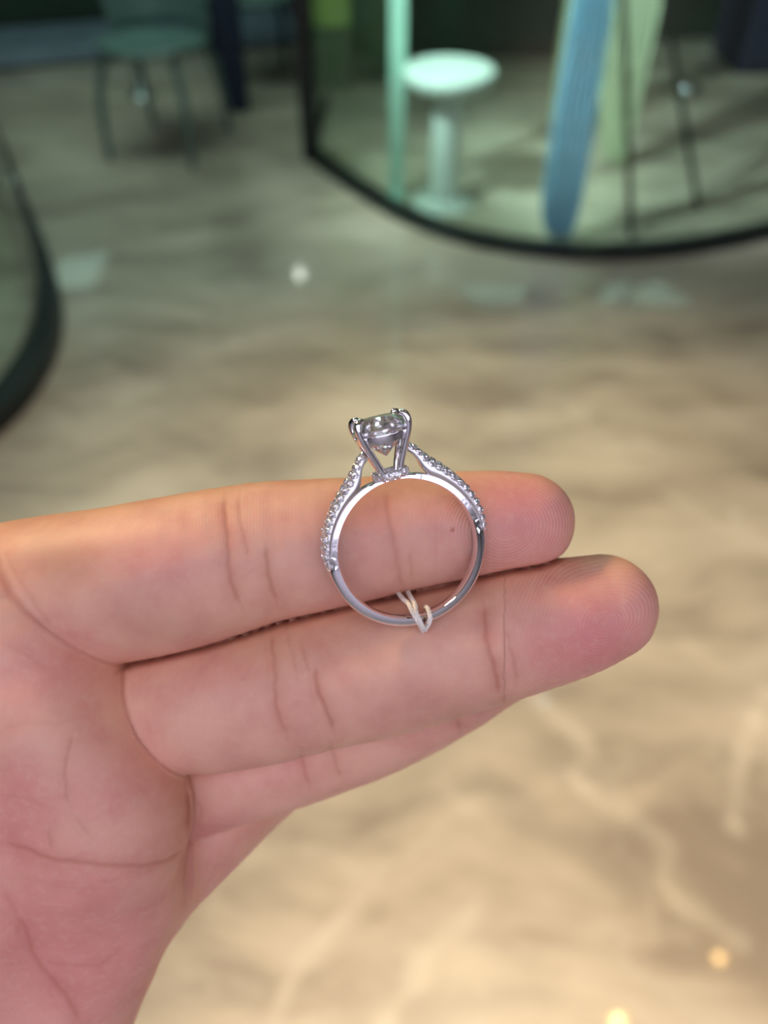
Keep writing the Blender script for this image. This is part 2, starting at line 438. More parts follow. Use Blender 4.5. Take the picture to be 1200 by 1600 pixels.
# cloth shapes standing in for streaks reflected in the glass
def reflection_strip(name, px_base, rows, mat, label, nf=7, amp=0.012, z0=0.02):
    """rows: (height, left offset, right offset) from the foot point"""
    b = px_floor(*px_base); V = []; Fc = []; nx = 40
    prof = catmull([(r[1], r[2], r[0]) for r in rows], 4)
    for (l, r, z) in prof:
        for k in range(nx + 1):
            t = k / nx; x = l + (r - l) * t
            V.append((x, amp * math.sin(t * nf * 2 * math.pi) , z + z0))
    n = len(prof)
    for i in range(n - 1):
        for k in range(nx):
            a = i * (nx + 1) + k; Fc.append((a, a + 1, a + nx + 2, a + nx + 1))
    o = mesh_obj(name, V, Fc, mat); o.location = (b.x, b.y, 0)
    md = o.modifiers.new('thick', 'SOLIDIFY'); md.thickness = 0.004
    tag(o, label, 'curtain'); return o
reflection_strip('blue_glass_streak', (868, 380), [(0, -.02, .05), (0.12, -.07, .07), (0.5, -.075, .065), (1.1, -.06, .05), (1.9, -.05, .05), (2.6, -.05, .06)], M_BLUE, 'narrow pale blue strip standing in for a reflection in the curved glass')
reflection_strip('cream_glass_streak', (952, 262), [(0, -.01, .05), (0.1, -.05, .07), (0.45, -.14, .075), (0.9, -.24, .08), (1.5, -.32, .09), (2.6, -.34, .1)], M_CREAM, 'wider cream tapering strip standing in for a reflection, right of the blue strip', 9)
reflection_strip('slim_cream_streak', (872, 215), [(0, -.03, .03), (0.1, -.05, .05), (0.6, -.06, .06), (2.6, -.05, .09)], M_CREAM, 'slim cream strip standing in for a reflection, left of the blue strip', 3)

# leaning black leg of a stand
p = px_floor(985, 372)
rt = tag(empty('display_easel', (p.x, p.y, 0)), 'slim black easel leaning beside the cream strip', 'easel')
a = Vector((0, 0, 0.01)); top = Vector((-0.28, 0.5, 1.5))
for q in ((0, 0, .01), (0.33, 0.25, .01)):
    V, Fc = tube([q, (Vector(q) * 0.5 + top * 0.5), top], 0.012, 8); mesh_obj('leg', V, Fc, M_BLACK, rt)
V, Fc = tube([top * 0.55 + Vector((-0.03, 0, 0)), top * 0.55 + Vector((0.25, 0.1, 0))], 0.01, 8); mesh_obj('rail', V, Fc, M_BLACK, rt)

# cabinets
def cabinet(name, pxl, pxr, pyb, h, depth, mat, label, nd, doormat=None, group=None):
    l = px_floor(pxl, pyb); r = px_floor(pxr, pyb); w = r.x - l.x
    rt = tag(empty(name, (l.x, l.y, 0)), label, 'cabinet', group)
    box_obj('body', 0, w, 0.02, depth, 0.0, h, mat, rt, 0.005)
    for k in range(nd):
        d = box_obj('door', w * k / nd + 0.006, w * (k + 1) / nd - 0.006, 0, 0.02, 0.06, h - 0.02, doormat or mat, rt, 0.004)
        box_obj('handle', w * (k + 0.88) / nd, w * (k + 0.88) / nd + 0.02, -0.02, 0.0, h * 0.5, h * 0.5 + 0.18, M_SILVER, d, 0.003)
    return rt
cabinet('tall_cabinet', 500, 622, 128, 2.2, 0.5, M_OLIVE, 'tall olive green cabinet behind the black corner post', 2)
l = px_floor(512, 140)  # board coloured in place of a lit strip on the cabinet
rt = tag(empty('lime_strip', (l.x, l.y, 0)), 'yellow green upright board standing in for a lit strip on the olive cabinet', 'board')
box_obj('board', -0.01, 0.13, 0.0, 0.03, 0.3, 2.2, M_LIME, rt, 0.004)
box_obj('foot', -0.005, 0.125, -0.01, 0.04, 0.0, 0.3, M_OLIVE, rt, 0.004)
cabinet('low_cabinet', 640, 868, 92, 1.5, 0.5, M_DKGREEN, 'dark green low cabinet beyond the white stool', 3)
cabinet('dark_cabinet', 1152, 1320, 118, 1.4, 0.5, M_NAVY, 'navy blue cabinet at the far upper right corner', 2)
cabinet('side_counter', 1010, 1140, 62, 1.0, 0.4, M_DKGREEN, 'dark green counter between cream strip and navy cabinet', 1)
# bright metal bowl standing in for a reflected lamp sparkle inside the enclosure
p = px_floor(1070, 152)
V, Fc = lathe([(0.0, 0.004), (0.03, 0.0), (0.05, 0.012), (0.062, 0.035), (0.066, 0.06), (0.06, 0.06), (0.045, 0.02), (0.01, 0.01)], 30)
o = mesh_obj('sparkle_bowl', V, Fc, M_SILVER); o.location = (p.x, p.y, 0); tag(o, 'small shiny steel bowl standing in for a lamp reflection behind the glass', 'bowl')

# grey blue slab standing in for window light reflected on the floor
l = px_floor(-60, 118)
rt = tag(empty('floor_sheen_slab', (l.x, l.y, 0), math.radians(18)), 'long grey blue slab standing in for window light reflected on the floor, upper left', 'platform')
box_obj('slab', 0, 2.35, 0, 0.62, 0.02, 0.09, M_GREYBLUE, rt, 0.006)
box_obj('plinth', 0.04, 2.3, 0.04, 0.58, 0.0, 0.02, M_BLACK, rt)
rt2 = tag(empty('wall_divider', (l.x - .5, l.y + .85, 0), math.radians(18)), 'near black low divider behind the grey blue slab', 'divider')
box_obj('panel', 0, 3.1, 0, 0.06, 0.03, 1.6, M_DKGREEN, rt2, 0.005)
box_obj('rail', 0, 3.1, -0.01, 0.07, 0, 0.03, M_BLACK, rt2)

def chair(name, loc, rz, seat_m, leg_m, label):
    rt = tag(empty(name, loc, rz), label, 'chair')
    V = []; Fc = []; n = 14
    for i in range(n + 1):
        for k in range(n + 1):
            x = (k / n - .5) * 2; y = (i / n - .5) * 2; s = 0.5
            X = x * math.sqrt(1 - 0.4 * y * y) * 0.23; Yv = y * math.sqrt(1 - 0.4 * x * x) * 0.23
            V.append((X, Yv, 0.44 + 0.02 * (x * x) - 0.015 * (1 - y * y)))
    for i in range(n):
        for k in range(n):
            a_ = i * (n + 1) + k; Fc.append((a_, a_ + 1, a_ + n + 2, a_ + n + 1))
    o = mesh_obj('seat', V, Fc, seat_m, rt); md = o.modifiers.new('t', 'SOLIDIFY'); md.thickness = 0.02
    V = []; Fc = []
    for i in range(n + 1):
        for k in range(n + 1):
            a = math.radians(-75 + 150 * k / n); h = 0.46 + 0.36 * i / n * (1 - 0.35 * (abs(k / n - .5) * 2) ** 2)
            r = 0.22 + 0.04 * i / n
            V.append((math.sin(a) * r, math.cos(a) * r, h))
    for i in range(n):
        for k in range(n):
            a_ = i * (n + 1) + k; Fc.append((a_, a_ + 1, a_ + n + 2, a_ + n + 1))
    o = mesh_obj('backrest', V, Fc, seat_m, rt); md = o.modifiers.new('t', 'SOLIDIFY'); md.thickness = 0.012
    for sx in (-1, 1):
        for sy in (-1, 1):
            P = catmull([(sx * .15, sy * .15, .44), (sx * .19, sy * .20, .28), (sx * .20, sy * .225, .12), (sx * .20, sy * .235, .004)], 5)
            V, Fc = tube(P, [0.02 - 0.006 * t / (len(P) - 1) for t in range(len(P))], 10); mesh_obj('leg', V, Fc, leg_m, rt)
    return rt
p = px_floor(318, 262)
chair('moulded_chair', (p.x - .19, p.y + .26, 0), math.radians(-12), M_MINTD, M_MINTD, 'grey mint moulded chair with curved legs, left of the black post')
p = px_floor(452, 158)
chair('moulded_chair', (p.x - .18, p.y + .26, 0), math.radians(20), M_MINTD, M_NAVY, 'grey mint moulded chair half hidden behind the black corner post')
p = px_floor(372, 172)
rt = tag(empty('navy_bin', (p.x, p.y, 0)), 'slim navy blue bin standing between the two mint chairs', 'bin')
bm = bmesh.new(); bx(bm, -.06, .06, -.06, .06, 0.01, .62, .02)
bm_obj('body', bm, M_NAVY, rt)
box_obj('rim', -.065, .065, -.065, .065, .61, .635, M_BLACK, rt, .008)
p = px_floor(222, 150)
rt = tag(empty('steel_post', (p.x, p.y, 0)), 'shiny steel post with round foot left of the mint chairs', 'post')
V, Fc = lathe([(0.07, 0), (0.07, 0.008), (0.03, 0.02)], 24); mesh_obj('foot', V, Fc, M_SILVER, rt)
V, Fc = lathe([(0.032, 0.015), (0.03, 0.9), (0.036, 0.92), (0.03, 0.94)], 20); mesh_obj('pole', V, Fc, M_SILVER, rt)
# ================================================================== HAND (local frame in metres: x right, y up the picture, z towards the eye)
D0 = 92.0      # mm from the eye to the ring plane
HAND_M = Matrix.Translation(CAM_POS + CAM_ROT @ Vector((0, 0, -D0 / 1000))) @ CAM_ROT.to_4x4()

def mm(px, py, z=0.0):
    s = (D0 - z) / F_PX
    return np.array([(px - 600) * s, (800 - py) * s, z])
def rmm(rp, z):
    return rp * (D0 - z) / F_PX

# each chain: list of (px, py, radius in px, depth of the axis in mm)
CH = {}
CH['index'] = [(-90, 960, 122, -14.5), (50, 932, 122, -13.0), (180, 914, 122.5, -11.4), (290, 893, 121, -10.6), (400, 866, 112, -10.2), (500, 852, 104, -10.1), (600, 839, 95.5, -10.0), (700, 826, 89, -10.0), (770, 817, 81.5, -9.8), (820, 815, 76, -9.6)]
CH['middle'] = [(150, 1125, 96, -16), (255, 1106, 100, -14.5), (330, 1098, 106, -13.2), (420, 1083, 107, -12.2), (500, 1062, 108, -11.4), (600, 1040, 108, -10.6), (700, 1014, 105, -10.2), (800, 988, 100, -9.8), (880, 967, 94, -9.6), (941, 949, 83, -9.4)]
CH['ring'] = [(240, 1240, 78, -21), (385, 1205, 76, -22.5), (480, 1165, 85, -24.5), (590, 1120, 87, -25.5), (690, 1070, 84, -25.5), (790, 1012, 77, -25)]
CH['little'] = [(240, 1380, 74, -22), (335, 1288, 71, -27), (420, 1215, 64, -33), (520, 1150, 62, -35), (600, 1105, 58, -35), (670, 1068, 50, -34.5)]
PALM = [
    [(-150, 1010, 105, -11), (-36, 932, 102, -9.8), (22, 990, 118, -9.4), (62, 1066, 120, -9.0), (76, 1134, 120, -8.4), (142, 1243, 118, -8.6), (164, 1288, 116, -9.6)],
    [(-60, 985, 100, -9.0), (-250, 1180, 140, -12.0), (-560, 1800, 170, -18)],
    [(95, 1150, 125, -11.0), (-60, 1280, 140, -12.5), (-540, 1850, 170, -18)],
    [(168, 1268, 120, -11.0), (0, 1400, 140, -13.0), (-480, 1920, 170, -20)],
    [(180, 1385, 110, -15.5), (106, 1530, 122, -17.0), (0, 1700, 140, -18), (-360, 2050, 175, -20)],
    [(-60, 1500, 160, -17), (-350, 1700, 180, -18)],
    [(-230, 1400, 140, -9), (-420, 1640, 190, -9), (-560, 1850, 160, -14)],
]
THUMB = [(-480, 1700, 170, -6), (-470, 1400, 135, 0), (-400, 1120, 108, 5), (-345, 930, 92, 7), (-320, 840, 80, 8)]
WRIST = [(-500, 1880, 190, -18), (-620, 2080, 190, -16), (-900, 2500, 210, -8), (-1300, 3000, 240, 2)]

def chain(lst, n=3):
    A = np.array([[*mm(a, b, z), rmm(r, z)] for a, b, r, z in lst])
    return catmull(A, n)
GROUPS = [
    ('palm', 5.0, [chain(c) for c in PALM] + [chain(WRIST)]),
    ('thumb', 1.0, [chain(THUMB)]),
    ('index', 0.3, [chain(CH['index'], 4)]), ('middle', 0.3, [chain(CH['middle'], 4)]),
    ('ring', 0.3, [chain(CH['ring'], 4)]), ('little', 0.3, [chain(CH['little'], 4)]),
]
def smin(a, b, k):
    h = np.clip(0.5 + 0.5 * (b - a) / k, 0, 1)
    return b + (a - b) * h - k * h * (1 - h)

def caps(P, A, B):
    a, b = A[:3], B[:3]; ba = (b - a).astype(np.float32); l2 = float(ba @ ba) + 1e-9
    pa = P - a.astype(np.float32)
    t = np.clip((pa @ ba) / l2, 0, 1)
    q = pa - t[..., None] * ba
    return np.sqrt((q * q).sum(-1)) - (A[3] + (B[3] - A[3]) * t).astype(np.float32)

UNION_K = {'thumb': 9.0, 'index': 1.1, 'middle': 1.1, 'ring': 1.6, 'little': 5.0}
def combine(ds):
    d = ds['palm']; d = smin(d, ds['thumb'], 9.0)
    d = smin(d, ds['little'], 3.5)
    f = smin(ds['index'], ds['middle'], 0.4)
    f = smin(f, ds['ring'], 0.8)
    return smin(d, f, 0.9)

def sdf_points(P):
    ds = {}
    for nm, k, chs in GROUPS:
        g = None
        for c in chs:
            e = None
            for i in range(len(c) - 1):
                v = caps(P, c[i], c[i + 1]); e = v if e is None else np.minimum(e, v)
            g = e if g is None else smin(g, e, k)
        ds[nm] = g
    return combine(ds), ds

def sdf_grid(ax):
    big = np.float32(30.0); ds = {}; n = tuple(len(q) for q in ax)
    for nm, k, chs in GROUPS:
        g = None
        for c in chs:
            e = np.full(n, big, np.float32)
            for i in range(len(c) - 1):
                r = max(c[i][3], c[i + 1][3]) + 8
                mn = np.minimum(c[i][:3], c[i + 1][:3]) - r; mx = np.maximum(c[i][:3], c[i + 1][:3]) + r
                s = [slice(int(np.searchsorted(ax[a], mn[a])), int(np.searchsorted(ax[a], mx[a]))) for a in range(3)]
                if any(q.stop <= q.start for q in s): continue
                G = np.stack(np.meshgrid(ax[0][s[0]], ax[1][s[1]], ax[2][s[2]], indexing='ij'), -1).astype(np.float32)
                e[tuple(s)] = np.minimum(e[tuple(s)], caps(G, c[i], c[i + 1]))
            g = e if g is None else smin(g, e, k)
        ds[nm] = g
    return combine(ds)

def surface_nets(D, axes):
    n = D.shape; ins = D < 0
    acc = np.zeros((n[0] - 1, n[1] - 1, n[2] - 1, 3), np.float32); cnt = np.zeros(acc.shape[:3], np.float32)
    quads = []
    for ax in range(3):
        sl0 = [slice(None)] * 3; sl1 = [slice(None)] * 3
        sl0[ax] = slice(0, -1); sl1[ax] = slice(1, None)
        a = D[tuple(sl0)]; b = D[tuple(sl1)]
        cross = (a < 0) != (b < 0)
        I = np.argwhere(cross)
        av = a[cross]; bv = b[cross]; t = av / (av - bv)
        pos = I.astype(np.float32); pos[:, ax] += t
        o1, o2 = [(1, 2), (2, 0), (0, 1)][ax]
        ok = (I[:, o1] > 0) & (I[:, o2] > 0) & (I[:, o1] < n[o1] - 1) & (I[:, o2] < n[o2] - 1)
        I = I[ok]; pos = pos[ok]; flip = av[ok] < 0
        cells = []
        for d1, d2 in ((0, 0), (1, 0), (1, 1), (0, 1)):
            c = I.copy(); c[:, o1] -= d1; c[:, o2] -= d2
            np.add.at(acc, (c[:, 0], c[:, 1], c[:, 2]), pos); np.add.at(cnt, (c[:, 0], c[:, 1], c[:, 2]), 1)
            cells.append(c)
        q = np.stack([np.ravel_multi_index(c.T, acc.shape[:3]) for c in cells], 1)
        q[flip] = q[flip][:, ::-1]; q = q[:, ::-1]
        quads.append(q)
    Q = np.concatenate(quads); u, inv = np.unique(Q, return_inverse=True)
    V = acc.reshape(-1, 3)[u] / cnt.reshape(-1)[u][:, None]
    V = np.stack([np.interp(V[:, a], np.arange(n[a]), axes[a]) for a in range(3)], 1)
    return V, inv.reshape(Q.shape)

def grad(P, e=0.05):
    g = np.zeros_like(P)
    for a in range(3):
        o = np.zeros(3, np.float32); o[a] = e
        g[:, a] = (sdf_points(P + o)[0] - sdf_points(P - o)[0]) / (2 * e)
    return g / (np.linalg.norm(g, axis=1)[:, None] + 1e-9)

# creases of the skin, drawn as (points in the hand's own picture plane, half width px, depth mm, brownness)
CREASES = [
    # index, first joint pair and lines
    ([(352, 768), (354, 830), (358, 880), (366, 925), (378, 950)], 5, .22, .8),
    ([(374, 765), (376, 810), (384, 850), (390, 878)], 4, .14, .55),
    ([(413, 845), (418, 880), (424, 915), (432, 945)], 5, .20, .85),
    ([(352, 900), (372, 905), (395, 890), (415, 882)], 4, .05, .25),
    # index, last joint (seen inside the ring)
    ([(604, 760), (608, 800), (616, 850), (624, 890), (632, 925)], 6, .16, .55),
    ([(640, 850), (644, 890), (648, 915)], 5, .10, .4),
    # middle, first joint
    ([(425, 985), (427, 1040), (430, 1085), (436, 1125), (450, 1155)], 5, .18, .7),
    ([(448, 980), (456, 1020), (462, 1060)], 4, .10, .4),
    ([(490, 1035), (494, 1070), (510, 1110), (522, 1150)], 5, .22, .9),
    ([(470, 1000), (476, 1030), (486, 1065)], 4, .1, .5),
    # middle, last joint
    ([(754, 940), (760, 985), (768, 1030), (778, 1070), (786, 1090)], 5, .24, .95),
    ([(792, 975), (798, 1010), (804, 1045), (806, 1075)], 4, .12, .55),
    # ring finger
    ([(470, 1170), (476, 1200), (484, 1235)], 5, .18, .7),
    ([(512, 1155), (522, 1180), (530, 1205), (536, 1225)], 5, .16, .6),
    ([(716, 1115), (716, 1135), (720, 1150)], 5, .2, .9),
    ([(290, 1225), (296, 1250), (298, 1280), (296, 1303)], 7, .3, .9),
    ([(300, 1240), (312, 1262), (318, 1290)], 5, .12, .5),
    # palm
    ([(-30, 830), (8, 870), (30, 905), (60, 955), (100, 1002), (150, 1038)], 6, .1, .35),
    ([(0, 1318), (45, 1332), (83, 1345), (130, 1350), (180, 1352), (225, 1353), (262, 1341), (290, 1322)], 5, .25, .75),
    ([(112, 1140), (108, 1170), (103, 1205), (102, 1240), (108, 1262)], 4, .12, .55),
    ([(76, 1290), (75, 1315), (80, 1338)], 4, .12, .5),
    ([(110, 1270), (130, 1292), (145, 1310)], 4, .06, .35),
    ([(18, 1430), (40, 1460), (54, 1492), (72, 1520), (92, 1545), (110, 1570), (128, 1600)], 5, .2, .7),
    ([(60, 1500), (100, 1506), (146, 1508), (175, 1495), (198, 1474)], 4, .08, .35),
    ([(0, 1245), (40, 1250), (80, 1262)], 4, .08, .35),
    ([(0, 1005), (40, 1022), (80, 1050)], 5, .06, .25),
    ([(0, 1140), (50, 1130), (100, 1128), (130, 1120)], 4, .05, .2),
    ([(288, 1335), (290, 1380), (292, 1425)], 3, .06, .3),
    ([(0, 1510), (30, 1508), (60, 1500)], 4, .06, .3),
    ([(165, 1385), (120, 1390), (60, 1375), (0, 1372)], 4, .04, .2),
    ([(150, 1362), (170, 1378), (195, 1362)], 4, .06, .3),
    ([(0, 1385), (20, 1430), (30, 1480)], 6, .10, .4),
]

def make_hand():
    def axis(a, f0, f1, b, fine, coarse):
        return np.concatenate([np.arange(a, f0, coarse), np.arange(f0, f1, fine), np.arange(f1, b, coarse)]).astype(np.float32)
    axes = [axis(-190, -56, 42, 45, .5, 1.6), axis(-240, -66, 8, 18, .5, 1.6), axis(-62, -17, 4, 36, .6, 1.5)]
    V, Q = surface_nets(sdf_grid(axes), axes)
    me = bpy.data.meshes.new('hand')
    me.from_pydata(V.tolist(), [], Q.tolist()); me.update()
    bm = bmesh.new(); bm.from_mesh(me)
    for it in range(1):      # finer where the picture looks closely: the side facing the eye
        fs = []
        for f in bm.faces:
            c = f.calc_center_median(); s = F_PX / (D0 - c.z); u = 600 + c.x * s; v = 800 - c.y * s
            if -40 < u < 1120 and 700 < v < 1640 and f.normal.z > -0.5 and f.calc_area() < 1.0: fs.append(f)
        es = list({e for f in fs for e in f.edges})
        bmesh.ops.subdivide_edges(bm, edges=es, cuts=1, use_grid_fill=True)
    bmesh.ops.triangulate(bm, faces=[f for f in bm.faces if len(f.verts) > 4])
    bm.to_mesh(me); bm.free()
    nv = len(me.vertices); P = np.zeros(nv * 3, np.float32); me.vertices.foreach_get('co', P); P = P.reshape(-1, 3)
    for it in range(2):
        d, _ = sdf_points(P); g = grad(P); P = P - g * np.clip(d, -0.8, 0.8)[:, None]
    E_ = np.zeros(len(me.edges) * 2, np.int32); me.edges.foreach_get('vertices', E_); E_ = E_.reshape(-1, 2)
    deg = np.bincount(E_.ravel(), minlength=nv).astype(np.float32)[:, None]
    for it in range(2):      # even out the net along the surface, then lay it back on
        A_ = np.zeros_like(P)
        for c in range(3):
            A_[:, c] = np.bincount(E_[:, 0], P[E_[:, 1], c], nv) + np.bincount(E_[:, 1], P[E_[:, 0], c], nv)
        P = P * 0.4 + A_ / np.maximum(deg, 1) * 0.6
        d, _ = sdf_points(P); g = grad(P, 0.12); P = P - g * np.clip(d, -0.8, 0.8)[:, None] * 0.9
    d, ds = sdf_points(P); g = grad(P, 0.2)
    s = F_PX / (D0 - P[:, 2]); U = np.stack([600 + P[:, 0] * s, 800 - P[:, 1] * s], 1)
    face = np.clip(g[:, 2] * 2.5, 0, 1)
    ids = ['palm', 'index', 'middle', 'ring', 'little', 'thumb']; own = np.argmin(np.stack([ds[i] for i in ids]), 0)
    disp = np.zeros(nv); brown = np.zeros(nv)
    vis = (U[:, 0] > -60) & (U[:, 0] < 1060) & (U[:, 1] > 700) & (U[:, 1] < 1660) & (g[:, 2] > -0.1)
    wobx = 0.6 * np.sin(U[:, 1] * 0.21 + U[:, 0] * .05) + 1.4 * np.sin(U[:, 1] * 0.063 + 1.7)
    woby = 0.6 * np.sin(U[:, 0] * 0.19) + 1.2 * np.sin(U[:, 0] * 0.06 + .7)
    Uw = U + np.stack([wobx, woby], 1)
    more = []
    for pts, w, dep, br in CREASES:
        if br < .3: continue
        for sgn, of in ((-1, 7.0), (1, 10.0)):
            i0 = random.randint(0, max(0, len(pts) - 3)); q = pts[i0:i0 + 3]
            dx, dy = q[-1][0] - q[0][0], q[-1][1] - q[0][1]; l_ = math.hypot(dx, dy) + 1e-6
            more.append(([(a_ - dy / l_ * of * sgn, b_ + dx / l_ * of * sgn) for a_, b_ in q], 3.5, dep * .3, br * .4))
    for pts, w, dep, br in CREASES + more:
        cx = np.mean([p[0] for p in pts]); L = catmull(pts, 4)
        idx = np.where(vis & (U[:, 0] > L[:, 0].min() - 40) & (U[:, 0] < L[:, 0].max() + 40) & (U[:, 1] > L[:, 1].min() - 40) & (U[:, 1] < L[:, 1].max() + 40))[0]
        if len(idx) == 0: continue
        dd = poly_dist(Uw[idx], [tuple(q) for q in L])
        # fade the two ends
        e0 = np.linalg.norm(U[idx] - L[0], axis=1); e1 = np.linalg.norm(U[idx] - L[-1], axis=1)
        fade = np.clip(np.minimum(e0, e1) / 18, 0.35, 1)
        gs = np.exp(-(dd / (w * 0.75)) ** 2) * fade
        wide = np.exp(-(dd / (w * 3.2)) ** 2) * fade
        disp[idx] = np.minimum(disp[idx], -dep * gs * 0.45 - dep * 0.6 * wide)
        brown[idx] = np.maximum(brown[idx], br * (0.36 * gs + 0.22 * wide))
    brown = np.maximum(brown, 1.3 * np.exp(-((U[:, 0] - 707) ** 2 + (U[:, 1] - 828) ** 2) / 6.0))      # a tiny mole
    for a_, b_, k_ in (('index', 'middle', .6), ('palm', 'index', .45), ('palm', 'middle', .5), ('palm', 'ring', .4)):     # folds painted redder: crease pigment plus their shade put into the colour
        near_ = np.clip(1.6 - np.maximum(ds[a_], ds[b_]), 0, 1)
        brown = np.maximum(brown, k_ * near_ * np.exp(-((ds[a_] - ds[b_]) / 0.5) ** 2) * vis)
    gap = np.clip(1.5 - np.maximum(ds['index'], ds['middle']), 0, 1) * np.exp(-((ds['index'] - ds['middle']) / 0.55) ** 2) * np.clip((U[:, 0] - 150) / 40, 0, 1) * vis
    # soft pads and hollows
    PADS = [((800, 820), 70, 60, .25), ((945, 960), 75, 65, .3), ((250, 860), 110, 80, .25), ((330, 1090), 100, 70, .2), ((640, 1040), 90, 70, .25), ((500, 850), 80, 70, .2),
            ((200, 1240), 80, 60, .6), ((70, 1140), 80, 70, .4), ((60, 1310), 50, 25, -.35), ((150, 1440), 110, 70, .25), ((30, 1450), 40, 60, -.4), ((240, 1330), 50, 30, .2), ((20, 1210), 60, 60, -.25)]
    for (cx, cy), rx, ry, a in PADS:
        disp += a * np.exp(-((U[:, 0] - cx) / rx) ** 2 - ((U[:, 1] - cy) / ry) ** 2) * face
    disp += 0.05 * np.sin(P[:, 0] * .55 + 2 * np.sin(P[:, 1] * .4)) * np.sin(P[:, 1] * .6 + 1) * face
    P = P + g * (disp * np.where(vis, 1, 0))[:, None]
    P[:, 2] -= 3.2 * gap          # the deep cleft between the two pressed fingers
    # ridges of the skin
    x, y = P[:, 0], P[:, 1]
    per = 0.44
    def whorl(cx, cy, sx, sy, ang):
        c = mm(cx, cy, -2); dx = x - c[0]; dy = y - c[1]; ca, sa = math.cos(ang), math.sin(ang)
        a = (dx * ca + dy * sa) / sx; b = (-dx * sa + dy * ca) / sy
        r = np.sqrt(a * a + b * b + 0.02)
        return r, a, b
    phase = np.zeros(nv); ridge = np.zeros(nv)
    r, a, b = whorl(792, 824, 1.0, 0.85, math.radians(15)); m_ = own == 1
    ph = 2 * np.pi * (r + 0.06 * b) / per
    k = 1 / (1 + np.exp(-(U[:, 0] - 690) / 12)); phase[m_] = ph[m_]; ridge[m_] = k[m_]
    r, a, b = whorl(948, 972, 1.15, 0.9, math.radians(25)); m_ = own == 2
    ph = 2 * np.pi * (r + 0.25 * np.sin(a * .7)) / per
    k = 1 / (1 + np.exp(-(U[:, 0] - 800) / 14)); phase[m_] = ph[m_]; ridge[m_] = k[m_]
    # middle finger proximal ridges run lengthwise, palm ridges run obliquely
    m_ = (own == 0)
    ph = 2 * np.pi * ((-0.34 * x + 0.94 * y) + 1.5 * np.sin(x * .11 + 1) + 0.8 * np.sin(y * .17)) / (per * .95)
    phase[m_] = ph[m_]; ridge[m_] = (0.1 + 0.4 * np.exp(-((U[:, 0] - 190) / 110) ** 2 - ((U[:, 1] - 1230) / 100) ** 2))[m_]
    for fi, (ux, uy) in ((1, (0.10, 1.0)), (2, (0.24, .97)), (3, (.4, .9))):
        m_ = (own == fi) & (ridge < 0.3)
        ph = 2 * np.pi * ((uy * x - ux * y) + .5 * np.sin(y * .5)) / (per * 0.9)
        phase[m_] = ph[m_]; ridge[m_] = 0.22
    # skin colour, with some shade and warm light painted in
    def blob(cx, cy, rx, ry): return np.exp(-((U[:, 0] - cx) / rx) ** 2 - ((U[:, 1] - cy) / ry) ** 2)
    pink = np.zeros(nv)  # real redness, deepened on the lower palm in place of its shade
    for cx, cy, rx, ry, a_ in ((820, 800, 110, 90, .85), (720, 830, 90, 70, .5), (930, 1000, 120, 90, 1.0), (1010, 950, 60, 100, .6), (840, 930, 90, 60, .45), (560, 850, 90, 90, .45), (240, 880, 100, 60, .45), (330, 1060, 70, 50, .3), (480, 1100, 120, 60, .2),
                              (60, 1050, 120, 80, .5), (100, 1480, 260, 180, .85), (170, 1230, 120, 90, .5), (30, 1300, 80, 140, .7), (420, 1210, 160, 60, .25), (740, 1130, 150, 50, .35), (340, 1350, 90, 90, .9), (0, 1550, 120, 120, .6)):
        pink = np.maximum(pink, a_ * blob(cx, cy, rx, ry))
    pink = np.where(own == 4, pink * .4, pink)
    warm = np.where(own == 0, .25, 1) * np.clip(1 - np.clip(g[:, 2], 0, 1) * 1.15, 0, 1) * (g[:, 1] > -0.4)     # yellower skin on the finger sides, with warm light from above painted in
    blot = np.clip(blob(95, 880, 70, 45) * .6 + blob(215, 945, 60, 60) * .25 + blob(300, 985, 120, 30) * .25 + blob(700, 1110, 120, 30) * .3, 0, 1)
    me.vertices.foreach_set('co', (P / 1000).astype(np.float32).ravel())
    for nm, arr in (('phase', phase), ('ridge', ridge), ('brown', np.clip(brown, 0, 1)), ('pink', pink), ('warm', warm), ('blot', blot)):
        a_ = me.attributes.new(nm, 'FLOAT', 'POINT'); a_.data.foreach_set('value', arr.astype(np.float32))
    me.polygons.foreach_set('use_smooth', [True] * len(me.polygons)); me.update()
    print('hand verts', nv, 'faces', len(me.polygons))
    o = bpy.data.objects.new('hand', me); COL.objects.link(o); o.matrix_world = HAND_M
    tag(o, 'left hand with palm towards the viewer, fingers pointing right, holding the diamond ring', 'hand')
    return o

